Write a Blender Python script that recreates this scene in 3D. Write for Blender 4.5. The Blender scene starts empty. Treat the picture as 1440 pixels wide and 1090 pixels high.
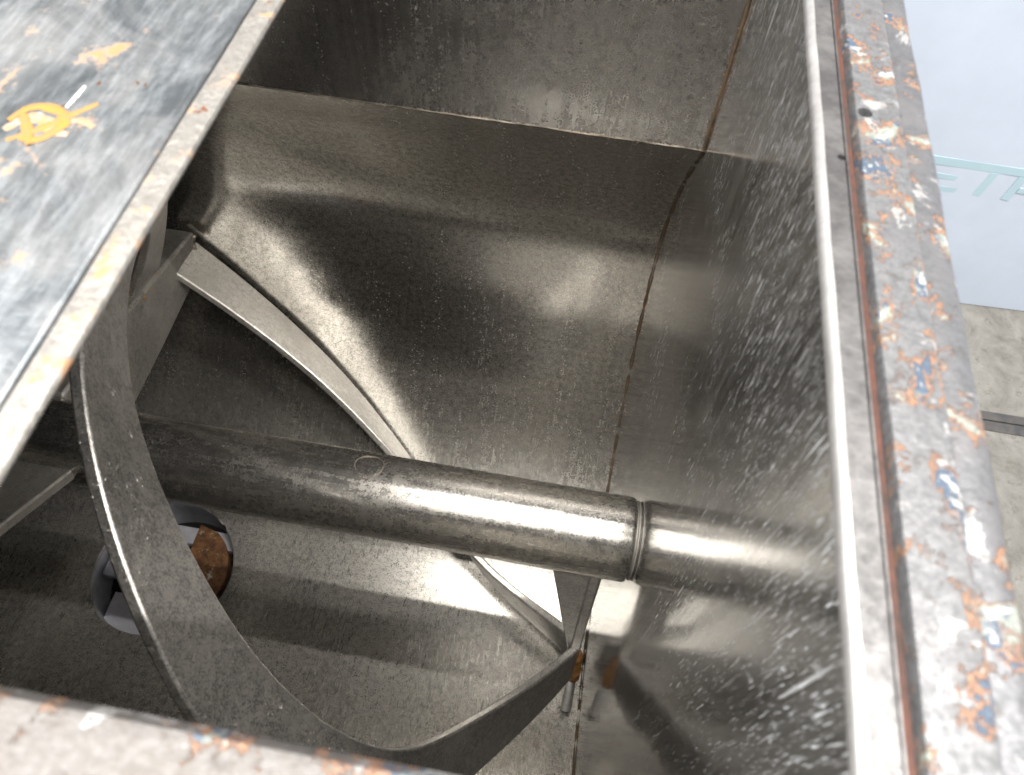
import bpy, bmesh, math, random
from mathutils import Vector, Matrix
random.seed(7)
R_ = math.radians
S = 0.6                      # trough radius in metres; all layout numbers below are in trough radii
sc = bpy.context.scene

# ------------------------------------------------------------------ camera
cam_d = bpy.data.cameras.new("camera"); cam = bpy.data.objects.new("camera", cam_d)
sc.collection.objects.link(cam); sc.camera = cam
cam.matrix_world = Matrix(((0.98483796, -0.16234858, 0.06113207, -0.23559 * S),
                           (0.16966465, 0.82793972, -0.53453693, -0.72060 * S),
                           (0.03616764, 0.53680421, 0.84293128, 1.71732 * S),
                           (0, 0, 0, 1)))
cam_d.sensor_width = 36; cam_d.lens = 1077.04 / 1440 * 36
cam_d.clip_start = 0.01; cam_d.clip_end = 500
cam_d.dof.use_dof = True; cam_d.dof.focus_distance = 1.25; cam_d.dof.aperture_fstop = 8.0

# ------------------------------------------------------------------ hall light: pale ambient, two rows of long strip lamps and an added fill row, exposure
w = bpy.data.worlds.new("World"); sc.world = w; w.use_nodes = True
w.node_tree.nodes["Background"].inputs[0].default_value = (.68, .81, 1.0, 1)
w.node_tree.nodes["Background"].inputs[1].default_value = 0.065
for ly, watts in ((.26, 930), (-1.42, 930), (-3.10, 650)):  # third row is added to brighten the far wall
    ld = bpy.data.lights.new("strip_and_fill_lamp", 'AREA'); ld.shape = 'RECTANGLE'; ld.size = 14; ld.size_y = .06
    ld.energy = watts; ld.color = (1, .95, .88)
    lo = bpy.data.objects.new("strip_and_fill_lamp", ld); sc.collection.objects.link(lo); lo.location = (2.2, ly, 4.1)
sc.view_settings.view_transform = 'Standard'; sc.view_settings.look = 'None'
sc.view_settings.gamma = 1; sc.view_settings.use_curve_mapping = False
sc.view_settings.exposure = -0.17
sc.cycles.use_denoising = True
sc.cycles.max_bounces = 14; sc.cycles.glossy_bounces = 10; sc.cycles.diffuse_bounces = 6
sc.cycles.sample_clamp_indirect = 12.0
sc.cycles.blur_glossy = 0.4
sc.cycles.caustics_reflective = True

# ------------------------------------------------------------------ helpers
def empty(name, loc, label, cat, group=None):
    o = bpy.data.objects.new(name, None); sc.collection.objects.link(o)
    o.location = Vector(loc) * S; o.empty_display_size = 0.05
    o["label"] = label; o["category"] = cat
    if group: o["group"] = group
    return o

def world_loc(o):
    v = Vector((0, 0, 0))
    while o is not None:
        v += o.location; o = o.parent
    return v

def mk(name, verts, faces, mat, parent=None, uvs=None, smooth=None, bevel=0.0, segs=2):
    """One mesh object; verts in trough radii, scene coordinates."""
    base = world_loc(parent) if parent else Vector((0, 0, 0))
    me = bpy.data.meshes.new(name)
    me.from_pydata([Vector(v) * S - base for v in verts], [], faces)
    bm = bmesh.new(); bm.from_mesh(me)
    bmesh.ops.recalc_face_normals(bm, faces=bm.faces); bm.to_mesh(me); bm.free()
    if uvs:
        lay = me.uv_layers.new(name="UVMap")
        for lp in me.loops: lay.data[lp.index].uv = uvs[lp.vertex_index]
    me.materials.append(mat)
    o = bpy.data.objects.new(name, me); sc.collection.objects.link(o); o.parent = parent
    if smooth is not None:
        me.shade_smooth()
        if smooth < 180: me.set_sharp_from_angle(angle=R_(smooth))
    if bevel > 0:
        b = o.modifiers.new("edge", 'BEVEL'); b.width = bevel * S; b.segments = segs
        b.limit_method = 'ANGLE'; b.angle_limit = R_(35); b.use_clamp_overlap = True
        me.shade_smooth(); me.set_sharp_from_angle(angle=R_(35)) if smooth is None else None
    return o

def box(x0, x1, y0, y1, z0, z1):
    v = [(x, y, z) for x in (x0, x1) for y in (y0, y1) for z in (z0, z1)]
    return v, [(0, 1, 3, 2), (4, 6, 7, 5), (0, 4, 5, 1), (2, 3, 7, 6), (0, 2, 6, 4), (1, 5, 7, 3)]

def strip(rows, close_rows=False, close_cols=False):
    """grid of points -> verts, faces"""
    n, m = len(rows), len(rows[0]); v = [p for r in rows for p in r]; f = []
    for i in range(n if close_rows else n - 1):
        for j in range(m if close_cols else m - 1):
            a, b = i, (i + 1) % n; c, d = j, (j + 1) % m
            f.append((a * m + c, a * m + d, b * m + d, b * m + c))
    return v, f

def capped(rows):
    v, f = strip(rows, close_cols=True); m = len(rows[0]); n = len(rows)
    f.append(tuple(range(m - 1, -1, -1))); f.append(tuple((n - 1) * m + k for k in range(m)))
    return v, f

def tube(path, r, n=8):
    rows = []
    for i, p in enumerate(path):
        p = Vector(p); a = Vector(path[max(i - 1, 0)]); b = Vector(path[min(i + 1, len(path) - 1)])
        t = (b - a).normalized(); u = t.orthogonal().normalized() if abs(t.x) < .9 else Vector((0, 1, 0))
        u = (u - t * u.dot(t)).normalized(); q = t.cross(u)
        rr = r(i) if callable(r) else r
        rows.append([p + (u * math.cos(k * math.tau / n) + q * math.sin(k * math.tau / n)) * rr for k in range(n)])
    return capped(rows)

def rough_path(pts, amp, step):
    out = []
    for a, b in zip(pts[:-1], pts[1:]):
        a, b = Vector(a), Vector(b); n = max(1, int((b - a).length / step))
        for k in range(n):
            out.append(a.lerp(b, k / n) + Vector((random.uniform(-amp, amp) for _ in range(3))))
    out.append(Vector(pts[-1])); return out

# ------------------------------------------------------------------ materials
class NT:
    def __init__(s, name):
        s.m = bpy.data.materials.new(name); s.m.use_nodes = True
        s.t = s.m.node_tree; s.n = s.t.nodes; s.l = s.t.links
        s.b = s.n["Principled BSDF"]
        s.co = s.n.new("ShaderNodeTexCoord")
    def link(s, a, b): s.l.new(a, b)
    def mapped(s, scale, rot=(0, 0, 0), src='Object', loc=(0, 0, 0)):
        m = s.n.new("ShaderNodeMapping"); m.inputs['Scale'].default_value = scale
        m.inputs['Rotation'].default_value = rot; m.inputs['Location'].default_value = loc
        s.link(s.co.outputs[src], m.inputs[0]); return m.outputs[0]
    def noise(s, vec, scale, detail=4, rough=.55, dist=0.0):
        n = s.n.new("ShaderNodeTexNoise"); n.inputs['Scale'].default_value = scale
        n.inputs['Detail'].default_value = detail; n.inputs['Roughness'].default_value = rough
        n.inputs['Distortion'].default_value = dist
        s.link(vec, n.inputs['Vector']); return n.outputs['Fac']
    def ramp(s, fac, lo, hi, a=0.0, b=1.0):
        r = s.n.new("ShaderNodeMapRange"); r.inputs[1].default_value = lo; r.inputs[2].default_value = hi
        r.inputs[3].default_value = a; r.inputs[4].default_value = b; r.clamp = True
        s.link(fac, r.inputs[0]); return r.outputs[0]
    def math(s, op, a, b):
        m = s.n.new("ShaderNodeMath"); m.operation = op; m.use_clamp = op in ('MULTIPLY', 'SUBTRACT')
        for k, v in ((0, a), (1, b)):
            if isinstance(v, (int, float)): m.inputs[k].default_value = v
            else: s.link(v, m.inputs[k])
        return m.outputs[0]
    def mix(s, fac, a, b):
        m = s.n.new("ShaderNodeMix"); m.data_type = 'RGBA'
        if isinstance(fac, (int, float)): m.inputs[0].default_value = fac
        else: s.link(fac, m.inputs[0])
        for k, v in ((6, a), (7, b)):
            if isinstance(v, tuple): m.inputs[k].default_value = (*v, 1)
            else: s.link(v, m.inputs[k])
        return m.outputs[2]
    def fmix(s, fac, a, b):
        m = s.n.new("ShaderNodeMix"); m.data_type = 'FLOAT'; s.link(fac, m.inputs[0])
        for k, v in ((2, a), (3, b)):
            if isinstance(v, (int, float)): m.inputs[k].default_value = v
            else: s.link(v, m.inputs[k])
        return m.outputs[0]
    def bump(s, h, strength, dist, prev=None):
        b = s.n.new("ShaderNodeBump"); b.inputs['Strength'].default_value = strength
        b.inputs['Distance'].default_value = dist; s.link(h, b.inputs['Height'])
        if prev is not None: s.link(prev, b.inputs['Normal'])
        return b.outputs[0]
    def out(s, color=None, rough=None, metal=None, normal=None):
        for k, v in (('Base Color', color), ('Roughness', rough), ('Metallic', metal), ('Normal', normal)):
            if v is None: continue
            if isinstance(v, tuple): s.b.inputs[k].default_value = (*v, 1)
            elif isinstance(v, (int, float)): s.b.inputs[k].default_value = v
            else: s.link(v, s.b.inputs[k])
        return s.m

def steel(name, src='Object', col=(.60, .565, .51), dark=(.30, .28, .25), r0=.22, r1=.42, stretch=(1, 1, 1), rot=(0, 0, 0),
          dull=.35, speck=.5, waves=.5, wave_scale=5.0, streak=.4, scale=1.0, rust=0.0, worn=None, mottle=.5, relief=1.0, wave_st=(1, 1, 1)):
    """worn stainless: brushed grain, dull corroded speckle, pale mineral crumbs, gently dented sheet"""
    s = NT(name)
    raw = s.mapped((1, 1, 1), src=src)
    gr = s.mapped(stretch, rot, src)
    grain = s.noise(gr, 160 * scale, 3, .6)
    fine = s.noise(raw, 330 * scale, 3, .7)
    mid = s.noise(raw, 90 * scale, 5, .7)
    big = s.noise(raw, 5.5 * scale, 5, .6, .4)
    run = s.noise(gr, 30 * scale, 5, .65)
    # corroded speckle gathered in patches
    patch = s.ramp(s.math('ADD', s.math('MULTIPLY', big, .65), s.math('MULTIPLY', run, .35)), .46, .62)
    pits = s.math('MULTIPLY', s.ramp(s.math('ADD', s.math('MULTIPLY', fine, .5), s.math('MULTIPLY', mid, .5)), .46, .56), patch)
    pits = s.math('MULTIPLY', pits, speck)
    # pale mineral crumbs, in runs
    crumbs = s.math('MULTIPLY', s.ramp(s.noise(raw, 210 * scale, 2, .6), .63, .68), s.ramp(run, .50, .66))
    crumbs = s.math('MULTIPLY', crumbs, streak)
    dullmask = s.math('MULTIPLY', s.ramp(big, .30, .75, .35, 1.0), dull)
    if worn:                    # the product has scoured the lower part of the sheet matt
        sp = s.n.new("ShaderNodeSeparateXYZ"); s.link(raw, sp.inputs[0])
        wz = s.ramp(s.math('ADD', s.math('ABSOLUTE', sp.outputs[1], 0), s.math('MULTIPLY', big, .35)), worn[0], worn[1], 1, 0)
        dullmask = s.math('ADD', dullmask, s.math('MULTIPLY', wz, worn[2]))
    c = s.mix(s.ramp(run, .35, .7), col, tuple(x * .82 for x in col))
    mt = s.math('ADD', s.math('MULTIPLY', fine, .55), s.math('MULTIPLY', mid, .45))
    c = s.mix(s.ramp(mt, .44, .60, 0, mottle), c, tuple(min(x * 1.45, .85) for x in col))
    c = s.mix(s.ramp(mt, .52, .40, 0, mottle), c, tuple(x * .42 for x in col))
    c = s.mix(pits, c, dark)
    c = s.mix(s.math('MULTIPLY', dullmask, .35), c, (.40, .37, .32))
    c = s.mix(crumbs, c, (.72, .70, .66))
    if rust > 0:
        rm = s.math('MULTIPLY', s.ramp(s.noise(raw, 14 * scale, 6, .7), .60, .70), rust)
        c = s.mix(rm, c, (.30, .13, .04))
    rg = s.math('ADD', s.ramp(grain, .3, .7, r0, r1), s.math('MULTIPLY', pits, .25))
    rg = s.math('ADD', rg, s.math('MULTIPLY', crumbs, .4))
    rg = s.math('ADD', rg, s.math('MULTIPLY', dullmask, .28))
    me = s.math('SUBTRACT', 1.0, s.math('ADD', s.math('MULTIPLY', crumbs, .9), s.math('MULTIPLY', dullmask, .7)))
    if rust > 0: me = s.math('SUBTRACT', me, rm); rg = s.math('ADD', rg, s.math('MULTIPLY', rm, .5))
    n = s.bump(s.noise(s.mapped(wave_st, src=src), wave_scale, 2, .4), waves, .012)
    n = s.bump(s.math('ADD', s.math('MULTIPLY', grain, .5), s.math('MULTIPLY', mid, .5)), .10 * relief, .0012, n)
    n = s.bump(s.math('ADD', pits, crumbs), .25 * relief, .0008, n)
    return s.out(c, rg, me, n)

M = {}
WARM = (.58, .562, .53)
M['shell'] = steel("trough_steel", 'UV', col=WARM, stretch=(1, .16, 1), r0=.15, r1=.23, waves=.5, wave_scale=2.6, streak=.7, dull=.06, speck=.3, worn=(.36, .80, .30), mottle=.85, relief=.25, wave_st=(.45, 1.5, 1))
M['upper'] = steel("upper_wall_steel", 'Object', col=(.52, .51, .50), stretch=(1, 1, .06), r0=.17, r1=.26, waves=.2, streak=1, dull=.08, speck=.6, mottle=.4)
M['shaft'] = steel("shaft_steel", 'Object', col=WARM, stretch=(.05, 1, 1), r0=.17, r1=.27, waves=.05, speck=.6, streak=.25, dull=.12, dark=(.2, .19, .18), mottle=.6, relief=.15)
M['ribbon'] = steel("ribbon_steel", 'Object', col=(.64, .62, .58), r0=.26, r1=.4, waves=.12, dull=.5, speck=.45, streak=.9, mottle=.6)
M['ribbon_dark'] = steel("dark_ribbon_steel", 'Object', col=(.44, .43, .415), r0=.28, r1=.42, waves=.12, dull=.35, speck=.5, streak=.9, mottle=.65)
M['arm'] = steel("arm_steel", 'Object', col=(.40, .39, .37), r0=.3, r1=.5, waves=.1, dull=.6, speck=.9, streak=.3, rust=.12)

def end_wall_mat():
    s = NT("end_wall_steel")
    raw = s.mapped((1, 1, 1)); gr = s.mapped((1, 1, .045), (R_(14), 0, 0))
    dash = s.mapped((1, 1, .09), (R_(14), 0, 0)); dash2 = s.mapped((1, 1, .05), (R_(4), 0, 0), loc=(3, 1, 2))
    grain = s.noise(gr, 260, 3, .6); big = s.noise(raw, 4.5, 4, .6, .3); run = s.noise(gr, 40, 4, .6)
    d1 = s.ramp(s.noise(dash, 620, 3, .6), .615, .66)
    d2 = s.ramp(s.noise(dash2, 950, 3, .6), .60, .66)
    d3 = s.math('MULTIPLY', s.ramp(s.noise(dash2, 260, 2, .5), .66, .69), .7)
    sp = s.ramp(s.noise(raw, 700, 2, .6), .68, .72)
    sep = s.n.new("ShaderNodeSeparateXYZ"); s.link(raw, sep.inputs[0])      # scratches crowded and pale haze painted towards the rim as glare
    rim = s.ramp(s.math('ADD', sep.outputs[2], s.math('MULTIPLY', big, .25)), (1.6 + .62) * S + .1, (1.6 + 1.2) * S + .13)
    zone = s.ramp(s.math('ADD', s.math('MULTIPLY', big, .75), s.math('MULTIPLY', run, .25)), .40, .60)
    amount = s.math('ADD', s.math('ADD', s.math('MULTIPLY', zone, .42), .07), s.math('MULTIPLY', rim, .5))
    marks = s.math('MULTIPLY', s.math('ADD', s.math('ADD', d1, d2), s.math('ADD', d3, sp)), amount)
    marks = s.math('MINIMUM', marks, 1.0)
    glare_haze = s.math('ADD', s.math('MULTIPLY', s.ramp(s.noise(gr, 60, 5, .7), .40, .70), .06), s.math('MULTIPLY', s.ramp(s.noise(gr, 90, 4, .7), .25, .75), s.math('MULTIPLY', rim, .38)))
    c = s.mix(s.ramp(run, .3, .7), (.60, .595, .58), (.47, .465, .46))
    c = s.mix(glare_haze, c, (.66, .69, .74)); c = s.mix(marks, c, (.80, .85, .92))
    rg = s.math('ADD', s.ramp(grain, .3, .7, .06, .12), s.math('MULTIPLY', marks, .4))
    rg = s.math('ADD', rg, s.math('MULTIPLY', glare_haze, .5))
    me = s.math('SUBTRACT', 1.0, s.math('ADD', s.math('MULTIPLY', marks, .8), s.math('MULTIPLY', glare_haze, .6)))
    n = s.bump(s.noise(raw, 4, 2, .4), .2, .012)
    n = s.bump(grain, .05, .0008, n)
    return s.out(c, rg, me, n)
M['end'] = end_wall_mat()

def chipped_mat(name, seed, dark=.45, metal=.5, base=((.215, .222, .235), (.105, .11, .12))):
    """flange with layers of old paint flaked down to bright metal"""
    s = NT(name)
    v = s.mapped((1, 1, 1), loc=(seed, seed * .7, 0))
    a = s.noise(v, 26, 7, .66, .5); b = s.noise(s.mapped((1, 1, 1), loc=(seed + 3, 1, 2)), 21, 7, .66, .6)
    d = s.noise(s.mapped((1, 1, 1), loc=(seed + 9, 5, 2)), 28, 7, .66, .6); e = s.noise(v, 9, 4, .6, .3)
    f = s.noise(v, 160, 4, .7)
    c = s.mix(s.ramp(f, .35, .65), *base)
    c = s.mix(s.ramp(e, .48, .58, 0, dark), c, (.16, .16, .17))
    # layers flaked one inside the other: primer, then old blue or green, then bare bright patches
    k = s.math('ADD', s.math('MULTIPLY', a, .8), s.math('MULTIPLY', f, .2))
    l1 = s.ramp(k, .525, .54); l2 = s.ramp(k, .558, .572); l3 = s.ramp(k, .605, .62)
    c = s.mix(s.math('MULTIPLY', l1, s.ramp(d, .40, .50, .25, 1)), c, (.25, .145, .095))
    c = s.mix(l2, c, s.mix(s.ramp(b, .48, .53), (.055, .085, .13), (.21, .235, .215)))
    c = s.mix(l3, c, (.33, .33, .335))
    wh = s.ramp(d, .60, .63, 0, .8); c = s.mix(wh, c, (.40, .40, .41))
    dp = s.ramp(s.noise(v, 75, 5, .7, .3), .60, .66, 0, .7); c = s.mix(dp, c, (.09, .085, .085))
    paint = s.math('MINIMUM', s.math('ADD', s.math('ADD', l1, l2), l3), 1.0)
    me = s.math('SUBTRACT', metal, s.math('MULTIPLY', paint, metal * .8))
    rg = s.fmix(paint, s.ramp(f, .3, .7, .34, .58), .5)
    hgt = s.math('SUBTRACT', s.math('ADD', s.math('MULTIPLY', l1, .4), s.math('MULTIPLY', l2, .4)), s.math('MULTIPLY', l3, .6))
    n = s.bump(hgt, .9, .0022); n = s.bump(f, .45, .0018, n); n = s.bump(e, .5, .006, n)
    return s.out(c, rg, me, n)
M['flange'] = chipped_mat("chipped_flange_paint", 0.0)
M['flange2'] = chipped_mat("chipped_edge_paint", 4.3, dark=.9, base=((.16, .165, .18), (.10, .105, .115)))
M['rim_near'] = chipped_mat("chipped_near_rim_paint", 8.1, dark=.12, metal=.2, base=((.135, .133, .133), (.105, .095, .09)))

def dull_metal(name, c0, c1, rough=(.35, .55), metal=.8, scale=60, bump=.3):
    s = NT(name); v = s.mapped((1, 1, 1))
    a = s.noise(v, scale, 5, .65); b = s.noise(v, scale * .15, 4, .6, .3)
    c = s.mix(s.ramp(s.math('ADD', s.math('MULTIPLY', a, .5), s.math('MULTIPLY', b, .5)), .40, .60), c0, c1)
    return s.out(c, s.ramp(a, .3, .7, *rough), metal, s.bump(a, bump, .001))
M['lip'] = dull_metal("rim_lip_steel", (.19, .19, .195), (.085, .085, .09), (.35, .6), .6, 130, .7)
M['bend'] = dull_metal("rim_bend_steel", (.55, .55, .56), (.36, .36, .37), (.3, .5), .6, 110)
M['groove'] = dull_metal("gasket_groove_rust", (.13, .05, .035), (.07, .045, .04), (.6, .9), .1, 90)
M['weld_dark'] = dull_metal("dark_weld_line", (.05, .043, .036), (.16, .10, .05), (.5, .8), .3, 120)
M['weld'] = dull_metal("weld_bead_steel", (.42, .38, .33), (.22, .18, .14), (.35, .6), .8, 120)
M['rust'] = dull_metal("orange_rust", (.50, .25, .06), (.20, .08, .025), (.7, .95), 0.0, 140, .8)
M['black'] = dull_metal("black_void_paint", (.01, .01, .01), (.02, .018, .015), (.8, .9), 0.0)
M['valve'] = dull_metal("valve_plate_steel", (.74, .75, .82), (.55, .56, .63), (.3, .5), .4, 40)
M['outer'] = dull_metal("outer_casing_paint", (.12, .20, .30), (.20, .26, .33), (.5, .7), .0, 30)

def rusty_block_mat():
    s = NT("rusty_valve_block"); v = s.mapped((1, 1, 1))
    a = s.noise(v, 45, 6, .7); b = s.noise(s.mapped((1, 1, 1), loc=(2, 2, 2)), 38, 6, .75)
    c = s.mix(s.ramp(a, .4, .6), (.24, .115, .045), (.09, .04, .02))
    wh = s.ramp(b, .58, .66, 0, .8); c = s.mix(wh, c, (.50, .45, .38))
    return s.out(c, .85, 0.0, s.bump(a, .8, .002))
M['rustblock'] = rusty_block_mat()

def plate_mat():
    s = NT("hatch_plate_patina"); v = s.mapped((1, 1, 1))
    a = s.noise(v, 11, 6, .65, .5); b = s.noise(s.mapped((1, 1, 1), loc=(3, 7, 1)), 8, 5, .65, .6)
    g = s.noise(s.mapped((1, .2, 1), (0, 0, R_(-35))), 120, 4, .7); f = s.noise(v, 260, 3, .7)
    c = s.mix(s.ramp(a, .38, .64), (.14, .16, .18), (.25, .26, .272))
    c = s.mix(s.ramp(b, .54, .70, 0, .5), c, (.24, .235, .23))
    c = s.mix(s.ramp(g, .45, .7, 0, .35), c, (.36, .39, .43))
    o = s.noise(s.mapped((1, 1, 1), loc=(5, 1.3, 2)), 27, 6, .65, .4)
    st = s.ramp(o, .60, .70, 0, .85); c = s.mix(st, c, (.32, .165, .065))
    dk = s.ramp(s.noise(s.mapped((1, 1, 1), loc=(1, 8, 2)), 30, 5, .6), .70, .72, 0, .9); c = s.mix(dk, c, (.16, .07, .03))
    me = s.math('SUBTRACT', .75, s.math('ADD', st, s.ramp(a, .4, .7, 0, .3)))
    n = s.bump(f, .2, .0006); n = s.bump(a, .3, .004, n)
    return s.out(c, s.ramp(g, .3, .7, .32, .52), me, n)
M['plate'] = plate_mat()

def plate_lip_mat():
    s = NT("hatch_lip_patina"); v = s.mapped((1, 1, 1))
    a = s.noise(v, 55, 6, .68, .4); f = s.noise(v, 150, 4, .7); b = s.noise(s.mapped((1, 1, 1), loc=(6, 2, 2)), 75, 5, .7)
    c = s.mix(s.ramp(f, .35, .65), (.29, .285, .275), (.185, .178, .17))
    st = s.ramp(a, .56, .66, 0, .85); c = s.mix(st, c, (.33, .17, .075))
    dk = s.ramp(b, .63, .67, 0, .9); c = s.mix(dk, c, (.18, .065, .025))
    me = s.math('SUBTRACT', .5, st)
    return s.out(c, s.ramp(f, .3, .7, .35, .55), me, s.bump(a, .5, .004, s.bump(f, .5, .001)))
M['plate_lip'] = plate_lip_mat()

def paint(name, c0, rough=.6, var=.85, scale=30):
    s = NT(name); a = s.noise(s.mapped((1, 1, 1)), scale, 5, .65)
    return s.out(s.mix(s.ramp(a, .35, .65), c0, tuple(x * var for x in c0)), rough, 0.0, s.bump(a, .15, .001))
M['yellow'] = dull_metal("yellow_crayon", (.36, .16, .012), (.22, .14, .06), (.7, .9), 0.0, 180, .6)
M['white_scuff'] = paint("white_scuff", (.78, .78, .76), .7, .9, 120)
M['banner'] = paint("white_banner_vinyl", (.40, .46, .56), .6, .93, 5)
M['teal'] = paint("teal_lettering", (.31, .43, .50), .5, .95, 20)

def concrete_mat():
    s = NT("floor_concrete"); v = s.mapped((1, 1, 1))
    a = s.noise(v, 7, 9, .72, .4); b = s.noise(v, 34, 7, .74, .3); f = s.noise(v, 220, 3, .7)
    c = s.mix(s.ramp(a, .35, .65), (.17, .167, .158), (.09, .088, .082))
    c = s.mix(s.ramp(b, .54, .64, 0, .75), c, (.085, .08, .07))
    return s.out(c, .9, 0.0, s.bump(s.math('ADD', s.math('MULTIPLY', b, .6), s.math('MULTIPLY', f, .4)), .6, .004))
M['concrete'] = concrete_mat()
M['rail'] = dull_metal("floor_channel_iron", (.05, .05, .055), (.09, .085, .08), (.5, .7), .5, 40)

# ------------------------------------------------------------------ setting: floor
FZ = -1.6
v, f = box(-60, 60, -60, 60, FZ - .2, FZ)
fl = mk("floor", v, f, M['concrete']); fl["kind"] = "structure"

# ------------------------------------------------------------------ mixer trough
XE, XL = 0.0, -3.45          # inner faces of the two end walls
H = 1.16                     # rim height
trough = empty("mixer_trough", (-1.7, 0, FZ), "open stainless steel mixer trough with scratched end wall and chipped painted rim", "mixer")

YS, ZS = .722, .567
def circ(a): return (math.cos(R_(a)), math.sin(R_(a)))
def smooth_pts(ctrl, n):
    out = []
    for i in range(len(ctrl) - 1):
        p0 = ctrl[max(i - 1, 0)]; p1 = ctrl[i]; p2 = ctrl[i + 1]; p3 = ctrl[min(i + 2, len(ctrl) - 1)]
        for k in range(n):
            t = k / n
            out.append(tuple(.5 * ((2 * p1[j]) + (-p0[j] + p2[j]) * t + (2 * p0[j] - 5 * p1[j] + 4 * p2[j] - p3[j]) * t * t
                                   + (-p0[j] + 3 * p1[j] - 3 * p2[j] + p3[j]) * t ** 3) for j in range(2)))
    out.append(ctrl[-1]); return out
side = smooth_pts([(YS, ZS), (.865, .365), (.965, .15), (1.005, -.03), circ(-12), circ(-22), circ(-32)], 6)
PROF = side[:-1] + [circ(a) for a in range(-32, -90, -3)]          # far seam -> bottom
prof_full = PROF + [(0, -1)] + [(-y, z) for y, z in reversed(PROF)]  # to the near seam
arc = [0]
for a, b in zip(prof_full[:-1], prof_full[1:]): arc.append(arc[-1] + math.dist(a, b))
mid_arc = arc[len(PROF)]
def shell_pt(x, s_):
    """point on the trough wall at arc distance s_ from the bottom (far side positive)"""
    t = mid_arc - s_
    for i in range(len(arc) - 1):
        if t <= arc[i + 1] or i == len(arc) - 2:
            k = (t - arc[i]) / (arc[i + 1] - arc[i]); a, b = prof_full[i], prof_full[i + 1]
            return (x, a[0] + (b[0] - a[0]) * k, a[1] + (b[1] - a[1]) * k)
DX, DRAD, SQ = -1.53, .25, .34
sv, sf, suv = [], [], []
def add_grid(xs, ss, skip=None):
    b0 = len(sv)
    for x in xs:
        for s_ in ss: sv.append(shell_pt(x, s_)); suv.append((x * S, s_ * S))
    m = len(ss)
    for i in range(len(xs) - 1):
        for j in range(m - 1): sf.append((b0 + i * m + j, b0 + i * m + j + 1, b0 + (i + 1) * m + j + 1, b0 + (i + 1) * m + j))
def lin(a, b, n): return [a + (b - a) * k / n for k in range(n + 1)]
smax = mid_arc
add_grid(lin(XL, DX - SQ, 12) + lin(DX - SQ, DX + SQ, 16)[1:] + lin(DX + SQ, XE, 14)[1:], lin(SQ, smax, 46))
add_grid(lin(XL, DX - SQ, 12) + lin(DX - SQ, DX + SQ, 16)[1:] + lin(DX + SQ, XE, 14)[1:], lin(-smax, -SQ, 46))
add_grid(lin(XL, DX - SQ, 12), lin(-SQ, SQ, 16)); add_grid(lin(DX + SQ, XE, 14), lin(-SQ, SQ, 16))
sq = [(SQ, k) for k in lin(-SQ, SQ, 16)[:-1]] + [(-k, SQ) for k in lin(-SQ, SQ, 16)[:-1]] + \
     [(-SQ, -k) for k in lin(-SQ, SQ, 16)[:-1]] + [(k, -SQ) for k in lin(-SQ, SQ, 16)[:-1]]
b0 = len(sv); ns = len(sq)
for q in range(5):
    for (qx, qy) in sq:
        a = math.atan2(qy, qx); cx, cy = DRAD * math.cos(a), DRAD * math.sin(a); k = q / 4
        px, py = cx + (qx - cx) * k, cy + (qy - cy) * k
        sv.append(shell_pt(DX + px, py)); suv.append(((DX + px) * S, py * S))
for q in range(4):
    for k in range(ns):
        sf.append((b0 + q * ns + k, b0 + (q + 1) * ns + k, b0 + (q + 1) * ns + (k + 1) % ns, b0 + q * ns + (k + 1) % ns))
shell = mk("curved_shell", sv, sf, M['shell'], trough, uvs=suv)
bm = bmesh.new(); bm.from_mesh(shell.data); bmesh.ops.remove_doubles(bm, verts=bm.verts, dist=1e-5)
bmesh.ops.recalc_face_normals(bm, faces=bm.faces); bm.to_mesh(shell.data); bm.free(); shell.data.shade_smooth()
sol = shell.modifiers.new("sheet", 'SOLIDIFY'); sol.thickness = .004; sol.offset = 1 if False else -1
sol.use_even_offset = True; sol.use_rim = False

# side walls above the curved part (a lap of 3 mm stands proud at the seam)
v, f = box(XL, XE, YS, YS + .012, ZS - .004, H); far_wall = mk("upper_wall", v, f, M['upper'], trough)
v, f = box(XL, XE, -YS - .012, -YS, ZS - .004, H); mk("upper_wall", v, f, M['upper'], trough)
# end walls
def end_wall(x0, x1, mat):
    pts = [(YS + .012, H - .011), (YS + .012, ZS)] + [(y * 1.012, z * 1.012) for y, z in prof_full[1:-1]] + [(-YS - .012, ZS), (-YS - .012, H - .011)]
    return capped([[(x, y, z) for y, z in pts] for x in (x0, x1)])
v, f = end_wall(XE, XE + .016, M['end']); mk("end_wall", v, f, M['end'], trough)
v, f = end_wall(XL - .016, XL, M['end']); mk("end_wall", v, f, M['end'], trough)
# weld lines
path = rough_path([(-.003, y - .003, z) for y, z in [(YS, H), (YS, ZS)]] , .0008, .03)
v, f = tube(path, .0035, 6); mk("corner_weld", v, f, M['weld_dark'], trough)
path = rough_path([(-.003, y * .997, z * .997) for y, z in prof_full], .0009, .02)
v, f = tube(path, .0050, 6); mk("corner_weld", v, f, M['weld_dark'], trough)
path = rough_path([(XL, YS + .002, ZS - .006), (XE, YS + .002, ZS - .006)], .001, .02)
v, f = tube(path, .0028, 6); mk("seam_weld", v, f, M['weld'], trough)

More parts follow.
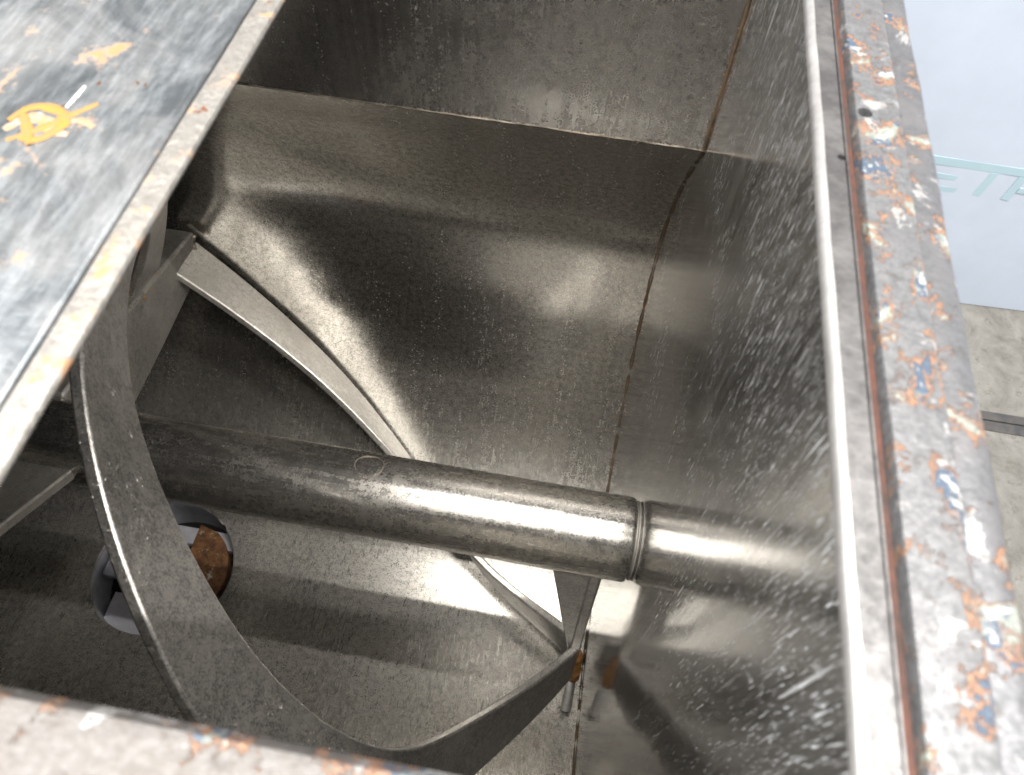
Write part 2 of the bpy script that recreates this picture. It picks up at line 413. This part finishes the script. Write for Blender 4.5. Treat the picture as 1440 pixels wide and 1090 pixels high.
# ---- rim of the end wall: rounded lip, gasket groove, chipped flange, outer edge
def extr_y(profile, y0, y1, n=24, wob=0.0):
    rows = []
    for k in range(n + 1):
        y = y0 + (y1 - y0) * k / n; dx = wob * (math.sin(k * 1.7) + math.sin(k * .63 + 1)) * .5
        rows.append([(x + dx, y, z) for x, z in profile])
    return capped(rows)
Y0, Y1 = -.93, .98
bend = [(-.0008, H - .0105), (-.0008, H - .006), (.001, H - .002), (.004, H + .0006), (.009, H + .001), (.009, H - .0105)]
v, f = extr_y(bend, Y0, Y1, 60, .0006); mk("rim_bend", v, f, M['bend'], trough, smooth=60)
v, f = extr_y([(.0092, H - .0395), (.0092, H + .0002), (.031, H - .001), (.031, H - .0395)], Y0, Y1); lip_o = mk("rim_lip", v, f, M['lip'], trough, smooth=40)
v, f = extr_y([(.0325, H - .05), (.0325, H - .012), (.0333, H - .002), (.0352, H - .002), (.036, H - .010), (.036, H - .05)], Y0, Y1)
mk("gasket_strip", v, f, M['lip'], trough, smooth=40)
v, f = extr_y([(.0365, H - .05), (.0365, H - .010), (.0435, H - .008), (.0435, H - .05)], Y0, Y1)
mk("gasket_groove", v, f, M['groove'], trough, smooth=40)
v, f = extr_y([(.044, H - .05), (.044, H + .003), (.046, H + .006), (.050, H + .0055), (.094, H + .004), (.098, H + .001), (.098, H - .05)], Y0, Y1, 40, .0008)
flange_o = mk("rim_flange", v, f, M['flange'], trough, smooth=40)
v, f = extr_y([(.0985, H - .06), (.0985, H - .003), (.112, H - .003), (.130, H - .006), (.137, H - .014), (.139, H - .12), (.0985, H - .12)], Y0, Y1, 40, .0015)
mk("rim_outer_edge", v, f, M['flange2'], trough, smooth=50)
def disc(c, r, mat, name, n=20, dz=.0012):
    v = [(c[0] + r * math.cos(k * math.tau / n), c[1] + r * math.sin(k * math.tau / n), c[2] + z) for z in (0, dz) for k in range(n)]
    f = [tuple(range(n, 2 * n))] + [(k, (k + 1) % n, n + (k + 1) % n, n + k) for k in range(n)]
    return mk(name, v, f, mat, trough)

def cut_hole(o, c, r, depth):
    n = 24
    rows = [[(c[0] + r * math.cos(k * math.tau / n), c[1] + r * math.sin(k * math.tau / n), z) for k in range(n)] for z in (c[2] - depth, c[2] + .05)]
    cv, cf = capped(rows); cutter = mk("hole_cutter", cv, cf, M['black'])
    m = o.modifiers.new("hole", 'BOOLEAN'); m.object = cutter; m.operation = 'DIFFERENCE'; m.solver = 'EXACT'
    me = bpy.data.meshes.new_from_object(o.evaluated_get(bpy.context.evaluated_depsgraph_get()))
    o.modifiers.clear(); o.data = me; bpy.data.objects.remove(cutter)
cut_hole(flange_o, (.056, .072, H), .0085, .05)
cut_hole(lip_o, (.0275, -.003, H), .0045, .03)
# ---- near and far rims
def extr_x(profile, x0, x1, n=24):
    return capped([[(x0 + (x1 - x0) * k / n, y, z) for y, z in profile] for k in range(n + 1)])
NY = -.669
v, f = extr_x([(NY, H - .06), (NY + .001, H - .012), (NY - .006, H - .002), (NY - .016, H), (NY - .30, H + .003), (NY - .31, H - .01), (NY - .31, H - .06)], XL, -.002)
mk("near_rim", v, f, M['rim_near'], trough, smooth=40)
v, f = extr_x([(YS + .0125, H - .06), (YS + .0125, H), (YS + .25, H), (YS + .25, H - .06)], XL, -.002)
mk("far_rim", v, f, M['flange'], trough, smooth=40)

# ---- drain outlet with slide-valve plate
n = 48
def ring_pt(k, r, z): a = k * math.tau / n; return (DX + r * math.cos(a), r * math.sin(a), z)
rows = []
for r, dz in ((DRAD + .012, None), (DRAD - .001, None), (DRAD - .001, -1.17), (DRAD + .012, -1.17)):
    rows.append([ring_pt(k, r, dz if dz else -math.sqrt(1 - (r * math.sin(k * math.tau / n)) ** 2) - .006) for k in range(n)])
v, f = strip(rows, close_rows=True, close_cols=True); mk("drain_outlet", v, f, M['valve'], trough, smooth=50)
drain = bpy.data.objects[ [o.name for o in bpy.data.objects if o.name.startswith("drain_outlet")][0] ]
path = [ring_pt(k, DRAD, -math.sqrt(1 - (DRAD * math.sin(k * math.tau / n)) ** 2) - .002) for k in range(n)] + [ring_pt(0, DRAD, -1.002)]
v, f = tube(path, .008, 8); mk("drain_lip", v, f, M['bend'], drain, smooth=180)
for y0, y1 in ((-.25, -.097), (-.047, .081), (.121, .185)):
    hw = math.sqrt(max(.249 ** 2 - max(abs(y0), abs(y1)) ** 2, .006))
    v, f = box(DX - max(hw, .16), DX + .20, y0, y1, -1.085, -1.05); mk("valve_bar", v, f, M['valve'], drain, bevel=.003)
v, f = box(DX - .27, DX + .27, -.27, .27, -1.25, -1.171); mk("valve_bottom", v, f, M['black'], drain)
poly = [(-1.487, -.12)]
for k in range(13):
    aa = R_(-29 + 84 * k / 12); poly.append((DX + .215 * math.cos(aa), .215 * math.sin(aa)))
poly.append((-1.487, .2))
rows = [[(x + (.006 if z > -1.03 and x < -1.48 else 0), y, z + .10 * (x + 1.40)) for x, y in poly] for z in (-1.14, -1.05, -1.036)]
v, f = capped(rows); mk("rusty_block", v, f, M['rustblock'], drain, smooth=30)

# legs and outer casing so the trough stands on the floor
for lx in (-3.2, -.25):
    for ly in (-.82, .82):
        v, f = box(lx - .06, lx + .06, ly - .06, ly + .06, FZ, -.70); mk("leg", v, f, M['outer'], trough, bevel=.006)

# ------------------------------------------------------------------ agitator (turns in the trough)
agi = empty("ribbon_agitator", (-1.7, 0, -1), "grey steel ribbon agitator on a thick horizontal shaft inside the trough", "agitator")
rs = .101
n = 64
def lathe(prof, n=64):
    return capped([[(x, r * math.cos(k * math.tau / n), r * math.sin(k * math.tau / n)) for k in range(n)] for x, r in prof])
xs = [XL + .01] + lin(-3.3, -.2, 20) + [-.045]
v, f = lathe([(x, rs) for x in xs] + [(-.020, rs), (-.0135, rs - .003), (-.011, rs - .009)]); mk("shaft", v, f, M['shaft'], agi, smooth=50)
v, f = lathe([(-.0105, .084), (-.006, .084), (-.0055, .094), (-.003, .094), (-.0025, .086), (-.0005, .086)]); mk("shaft_seal", v, f, M['arm'], agi, smooth=30)
# plug weld on the shaft
def on_shaft(x, ang, r): return (x, r * math.cos(ang), r * math.sin(ang))
path = []
for k in range(33):
    a = k * math.tau / 32; path.append(on_shaft(-.645 + .034 * math.cos(a), R_(72) + .034 * math.sin(a) / rs, rs + .0003))
v, f = tube(path, .0014, 6); mk("plug_weld", v, f, M['weld'], agi, smooth=180)

def ribbon(name, fn, r0, r1, th, n, mat):
    """flat strip standing radially, following fn(t) -> (x, degrees)"""
    rows = []
    for i in range(n + 1):
        t = i / n; x, a = fn(t); x2, a2 = fn(min(t + .002, 1.0)); x1, a1 = fn(min(t, .998))
        rm = (r0 + r1) / 2; ar = R_(a)
        er = Vector((0, math.cos(ar), math.sin(ar)))
        T = Vector((x2 - x1, 0, 0)) + Vector((0, -math.sin(ar), math.cos(ar))) * rm * R_(a2 - a1)
        N = T.normalized().cross(er).normalized() * (th / 2)
        P0 = Vector((x, 0, 0)) + er * r0; P1 = Vector((x, 0, 0)) + er * r1
        rows.append([P0 - N, P1 - N, P1 + N, P0 + N])
    v, f = capped(rows)
    return mk(name, v, f, mat, agi, bevel=.005, segs=2, smooth=40)
def interp(keys):
    def fn(t):
        u = keys[0][0] + (keys[-1][0] - keys[0][0]) * t
        for i in range(len(keys) - 1):
            p1, p2 = keys[i], keys[i + 1]
            if min(p1[0], p2[0]) - 1e-6 <= u <= max(p1[0], p2[0]) + 1e-6:
                k = (u - p1[0]) / (p2[0] - p1[0]); d = p2[0] - p1[0]
                def slope(j):
                    if 0 < j < len(keys) - 1: return (keys[j + 1][1] - keys[j - 1][1]) / (keys[j + 1][0] - keys[j - 1][0])
                    j2 = min(max(j, 1), len(keys) - 1); return (keys[j2][1] - keys[j2 - 1][1]) / (keys[j2][0] - keys[j2 - 1][0])
                m1, m2 = slope(i) * d, slope(i + 1) * d
                return ((2 * k ** 3 - 3 * k * k + 1) * p1[1] + (k ** 3 - 2 * k * k + k) * m1 + (-2 * k ** 3 + 3 * k * k) * p2[1] + (k ** 3 - k * k) * m2, u)
    return fn
# outer ribbon hugging the far wall, inner ribbon wound the other way
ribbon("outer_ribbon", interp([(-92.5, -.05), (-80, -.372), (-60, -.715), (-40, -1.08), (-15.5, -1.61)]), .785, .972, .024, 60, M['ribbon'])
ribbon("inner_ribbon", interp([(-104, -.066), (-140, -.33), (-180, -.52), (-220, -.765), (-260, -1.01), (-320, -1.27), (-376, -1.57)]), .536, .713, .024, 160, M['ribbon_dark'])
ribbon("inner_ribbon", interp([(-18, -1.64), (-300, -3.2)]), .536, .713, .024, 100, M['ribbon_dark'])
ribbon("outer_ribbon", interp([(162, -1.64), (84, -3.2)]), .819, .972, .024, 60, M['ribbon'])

def arm(x, deg, left, right, tipw, th, tip, mat):
    """tapered arm plate with a bar on its middle; left / right = reach of the gusset along the shaft"""
    a = R_(deg); er = Vector((0, math.cos(a), math.sin(a))); q = Vector((0, -math.sin(a), math.cos(a)))
    P = lambda xx, r, h: Vector((xx, 0, 0)) + er * r + q * h
    g = th * .5
    rows = [[P(x - left, rs * .93, -g), P(x + right, rs * .93, -g), P(x + tipw, tip * .93, -g), P(x - tipw, tip * .93, -g)],
            [P(x - left, rs * .93, g), P(x + right, rs * .93, g), P(x + tipw, tip * .93, g), P(x - tipw, tip * .93, g)]]
    v, f = capped(rows); A = mk("arm", v, f, mat, agi, bevel=.006)
    w2 = tipw * 1.15
    rows = [[P(x - w2, r, -th), P(x + w2, r, -th), P(x + w2, r, th), P(x - w2, r, th)] for r in (rs * .96, tip)]
    v, f = capped(rows); mk("arm_bar", v, f, mat, A, bevel=.005)
    return A
aa = R_(-18); er = Vector((0, math.cos(aa), math.sin(aa))); q = Vector((0, -math.sin(aa), math.cos(aa)))
rows = []
for r, x0, x1, h0, h1 in ((.07, -.10, .15, -.16, .085), (.30, -.085, .12, -.205, .08), (.60, -.07, .085, -.16, .07), (.88, -.055, .055, -.105, .062), (.962, -.05, .05, -.095, .06)):
    rows.append([Vector((-1.60 + xx, 0, 0)) + er * r + q * hh for xx, hh in ((x0, h0), (x1, h0), (x1, h1), (x0, h1))])
v, f = capped(rows); far_arm = mk("arm", v, f, M['arm'], agi, bevel=.010)
path = rough_path([Vector((-1.555, 0, 0)) + er * .90 + q * -.10, Vector((-1.553, 0, 0)) + er * .955 + q * .05], .003, .012)
v, f = tube(path, lambda i: .011 + random.uniform(-.002, .003), 8); mk("weld_bead", v, f, M['weld'], far_arm, smooth=180)
arm(-1.60, 162, .10, .26, .040, .030, .965, M['arm'])
for (xx, dd, r0_, r1_, hh) in ((-1.56, -18, .50, .72, .074), (-1.52, -18, .52, .68, .055)):
    aa = R_(dd); er = Vector((0, math.cos(aa), math.sin(aa))); q = Vector((0, -math.sin(aa), math.cos(aa)))
    path = rough_path([Vector((xx, 0, 0)) + er * r0_ + q * hh, Vector((xx - .02, 0, 0)) + er * r1_ + q * hh], .004, .012)
    v, f = tube(path, lambda i: .012 + random.uniform(-.003, .004), 8); mk("rust_lump", v, f, M['rust'], agi, smooth=180)
A = arm(-.07, -103, .125, .02, .012, .020, .66, M['arm'])
a = R_(-103)
def pr(x, r, d=0): return (x, r * math.cos(a + d), r * math.sin(a + d))
v, f = tube([pr(-.062, .64), pr(-.052, .80), pr(-.045, .965)], lambda i: .011 + .004 * i, 10); mk("arm_pin", v, f, M['bend'], A, smooth=60)
path = [pr(-.066, .60), pr(-.062, .64), pr(-.058, .69), pr(-.054, .74)]
v, f = tube(rough_path(path, .003, .01), lambda i: .021 + random.uniform(-.004, .005), 10); mk("rust_lump", v, f, M['rust'], A, smooth=180)

for p0, p1, rr in ((pr(-.19, .101), pr(-.05, .101), .006), (pr(-.084, .11, .18), pr(-.07, .60, .03), .0035)):
    v, f = tube(rough_path([p0, p1], .0022, .009), lambda i: rr + random.uniform(-.0015, .0015), 7); mk("weld_bead", v, f, M['weld'], A, smooth=180)

# ------------------------------------------------------------------ hatch cover lying on the rim
PX = -.640; PZ = 1.166
lid = empty("hatch_cover", (-1.4, 0, H), "grey blue weathered steel cover plate with a rusty folded edge and yellow scrawl", "cover")
XLID = -3.55
v, f = box(XLID, PX - .0345, -.95, .97, PZ, PZ + .014); mk("cover_plate", v, f, M['plate'], lid, bevel=.003)
prof = [(PX - .034, PZ + .003), (PX - .034, PZ + .007), (PX - .032, PZ + .008), (PX - .0295, PZ + .0145), (PX - .027, PZ + .0165), (PX - .016, PZ + .0172),
        (PX - .005, PZ + .0165), (PX - .0015, PZ + .0150), (PX, PZ + .012), (PX - .001, PZ + .008), (PX - .012, PZ + .003)]
v, f = extr_y(prof, -.95, .97, 40, .0006); mk("folded_edge", v, f, M['plate_lip'], lid, smooth=35)

# ------------------------------------------------------------------ banner wall behind
BY = 2.44
ban = empty("banner", (2.4, BY, FZ), "white banner with teal lettering standing on the concrete behind the trough", "banner")
rows = []
for i in range(60):
    x = -3.5 + 9.5 * i / 59
    rows.append([(x, BY + .012 * math.sin(x * 3.1) * (1 - k / 6) + t, FZ + .005 + 3.4 * k / 6) for t in (0,) for k in range(7)])
v, f = strip(rows); o = mk("banner_sheet", v, f, M['banner'], ban, smooth=180)
so = o.modifiers.new("sheet", 'SOLIDIFY'); so.thickness = .004; so.use_rim = False
def stroke(name, pts):
    v = [(x, BY - .016, z) for x, z in pts] + [(x, BY - .012, z) for x, z in pts]; m = len(pts)
    f = [tuple(range(m)), tuple(range(2 * m - 1, m - 1, -1))] + [(k, (k + 1) % m, m + (k + 1) % m, m + k) for k in range(m)]
    mk(name, v, f, M['teal'], ban)
stroke("lettering", [(1.20, -.645), (2.05, -.655), (2.05, -.697), (1.20, -.69)])
stroke("lettering", [(1.25, -.736), (1.475, -.742), (1.468, -.770), (1.25, -.764)])
stroke("lettering", [(1.25, -.809), (1.508, -.813), (1.50, -.841), (1.25, -.838)])
stroke("lettering", [(1.600, -.6975), (1.637, -.6975), (1.622, -.842), (1.583, -.836)])
stroke("lettering", [(1.731, -.6975), (1.768, -.6975), (1.761, -.843), (1.722, -.838)])
stroke("lettering", [(1.769, -.76), (1.90, -.762), (1.90, -.79), (1.768, -.79)])

# ------------------------------------------------------------------ iron channel in the floor
ch = empty("floor_channel", (3, 1.65, FZ), "dark iron channel let into the concrete floor beside the trough", "channel")
v, f = box(-3, 9, 1.655, 1.705, FZ - .03, FZ + .010); mk("channel_rail", v, f, M['rail'], ch)
v, f = box(-3, 9, 1.592, 1.648, FZ - .03, FZ + .006); mk("channel_rail", v, f, M['rail'], ch)
v, f = box(-3, 9, 1.640, 1.66, FZ - .03, FZ + .002); mk("channel_slot", v, f, M['black'], ch)

# ------------------------------------------------------------------ marks on the cover
def flat_stroke(name, pts, wd, mat, z=PZ + .0142, th=.0012):
    rows = []
    for i, (x, y) in enumerate(pts):
        a = Vector(pts[max(i - 1, 0)]); b = Vector(pts[min(i + 1, len(pts) - 1)]); t = (b - a).normalized(); q = Vector((-t.y, t.x))
        ww = wd * (.45 + .55 * math.sin(math.pi * (i + .6) / (len(pts) + .2))) * random.uniform(.8, 1.2)
        rows.append([(x - q.x * ww, y - q.y * ww, z), (x - q.x * ww * .5, y - q.y * ww * .5, z + th), (x + q.x * ww * .5, y + q.y * ww * .5, z + th), (x + q.x * ww, y + q.y * ww, z)])
    v, f = strip(rows); return mk(name, v, f, mat, lid, smooth=180)
M['smear'] = dull_metal("orange_smear", (.33, .19, .085), (.27, .265, .255), (.5, .7), .2, 200, .4)
flat_stroke("orange_smear", smooth_pts([(-.838, -.172), (-.825, -.150), (-.806, -.150), (-.790, -.163), (-.772, -.165)], 6), .010, M['smear'], PZ + .0137, .0007)
flat_stroke("orange_smear", smooth_pts([(-.790, -.150), (-.770, -.142), (-.752, -.150)], 6), .006, M['smear'], PZ + .0137, .0007)
flat_stroke("yellow_scrawl", smooth_pts([(-.8281, -.186), (-.8116, -.1713), (-.7968, -.1557), (-.7832, -.1366), (-.7647, -.1137)], 5), .0050, M['yellow'])
flat_stroke("yellow_scrawl", smooth_pts([(-.8403, -.1584), (-.8327, -.1394), (-.8179, -.1302), (-.7959, -.1348), (-.7846, -.1462), (-.7867, -.1603), (-.7966, -.178), (-.815, -.182)], 5), .0062, M['yellow'], PZ + .0146)
flat_stroke("yellow_scrawl", smooth_pts([(-.832, -.145), (-.8168, -.1646), (-.8008, -.1888)], 6), .0052, M['yellow'], PZ + .0150)
flat_stroke("white_scuff", smooth_pts([(-.7935, -.1272), (-.792, -.108), (-.7904, -.0902)], 6), .0018, M['white_scuff'])
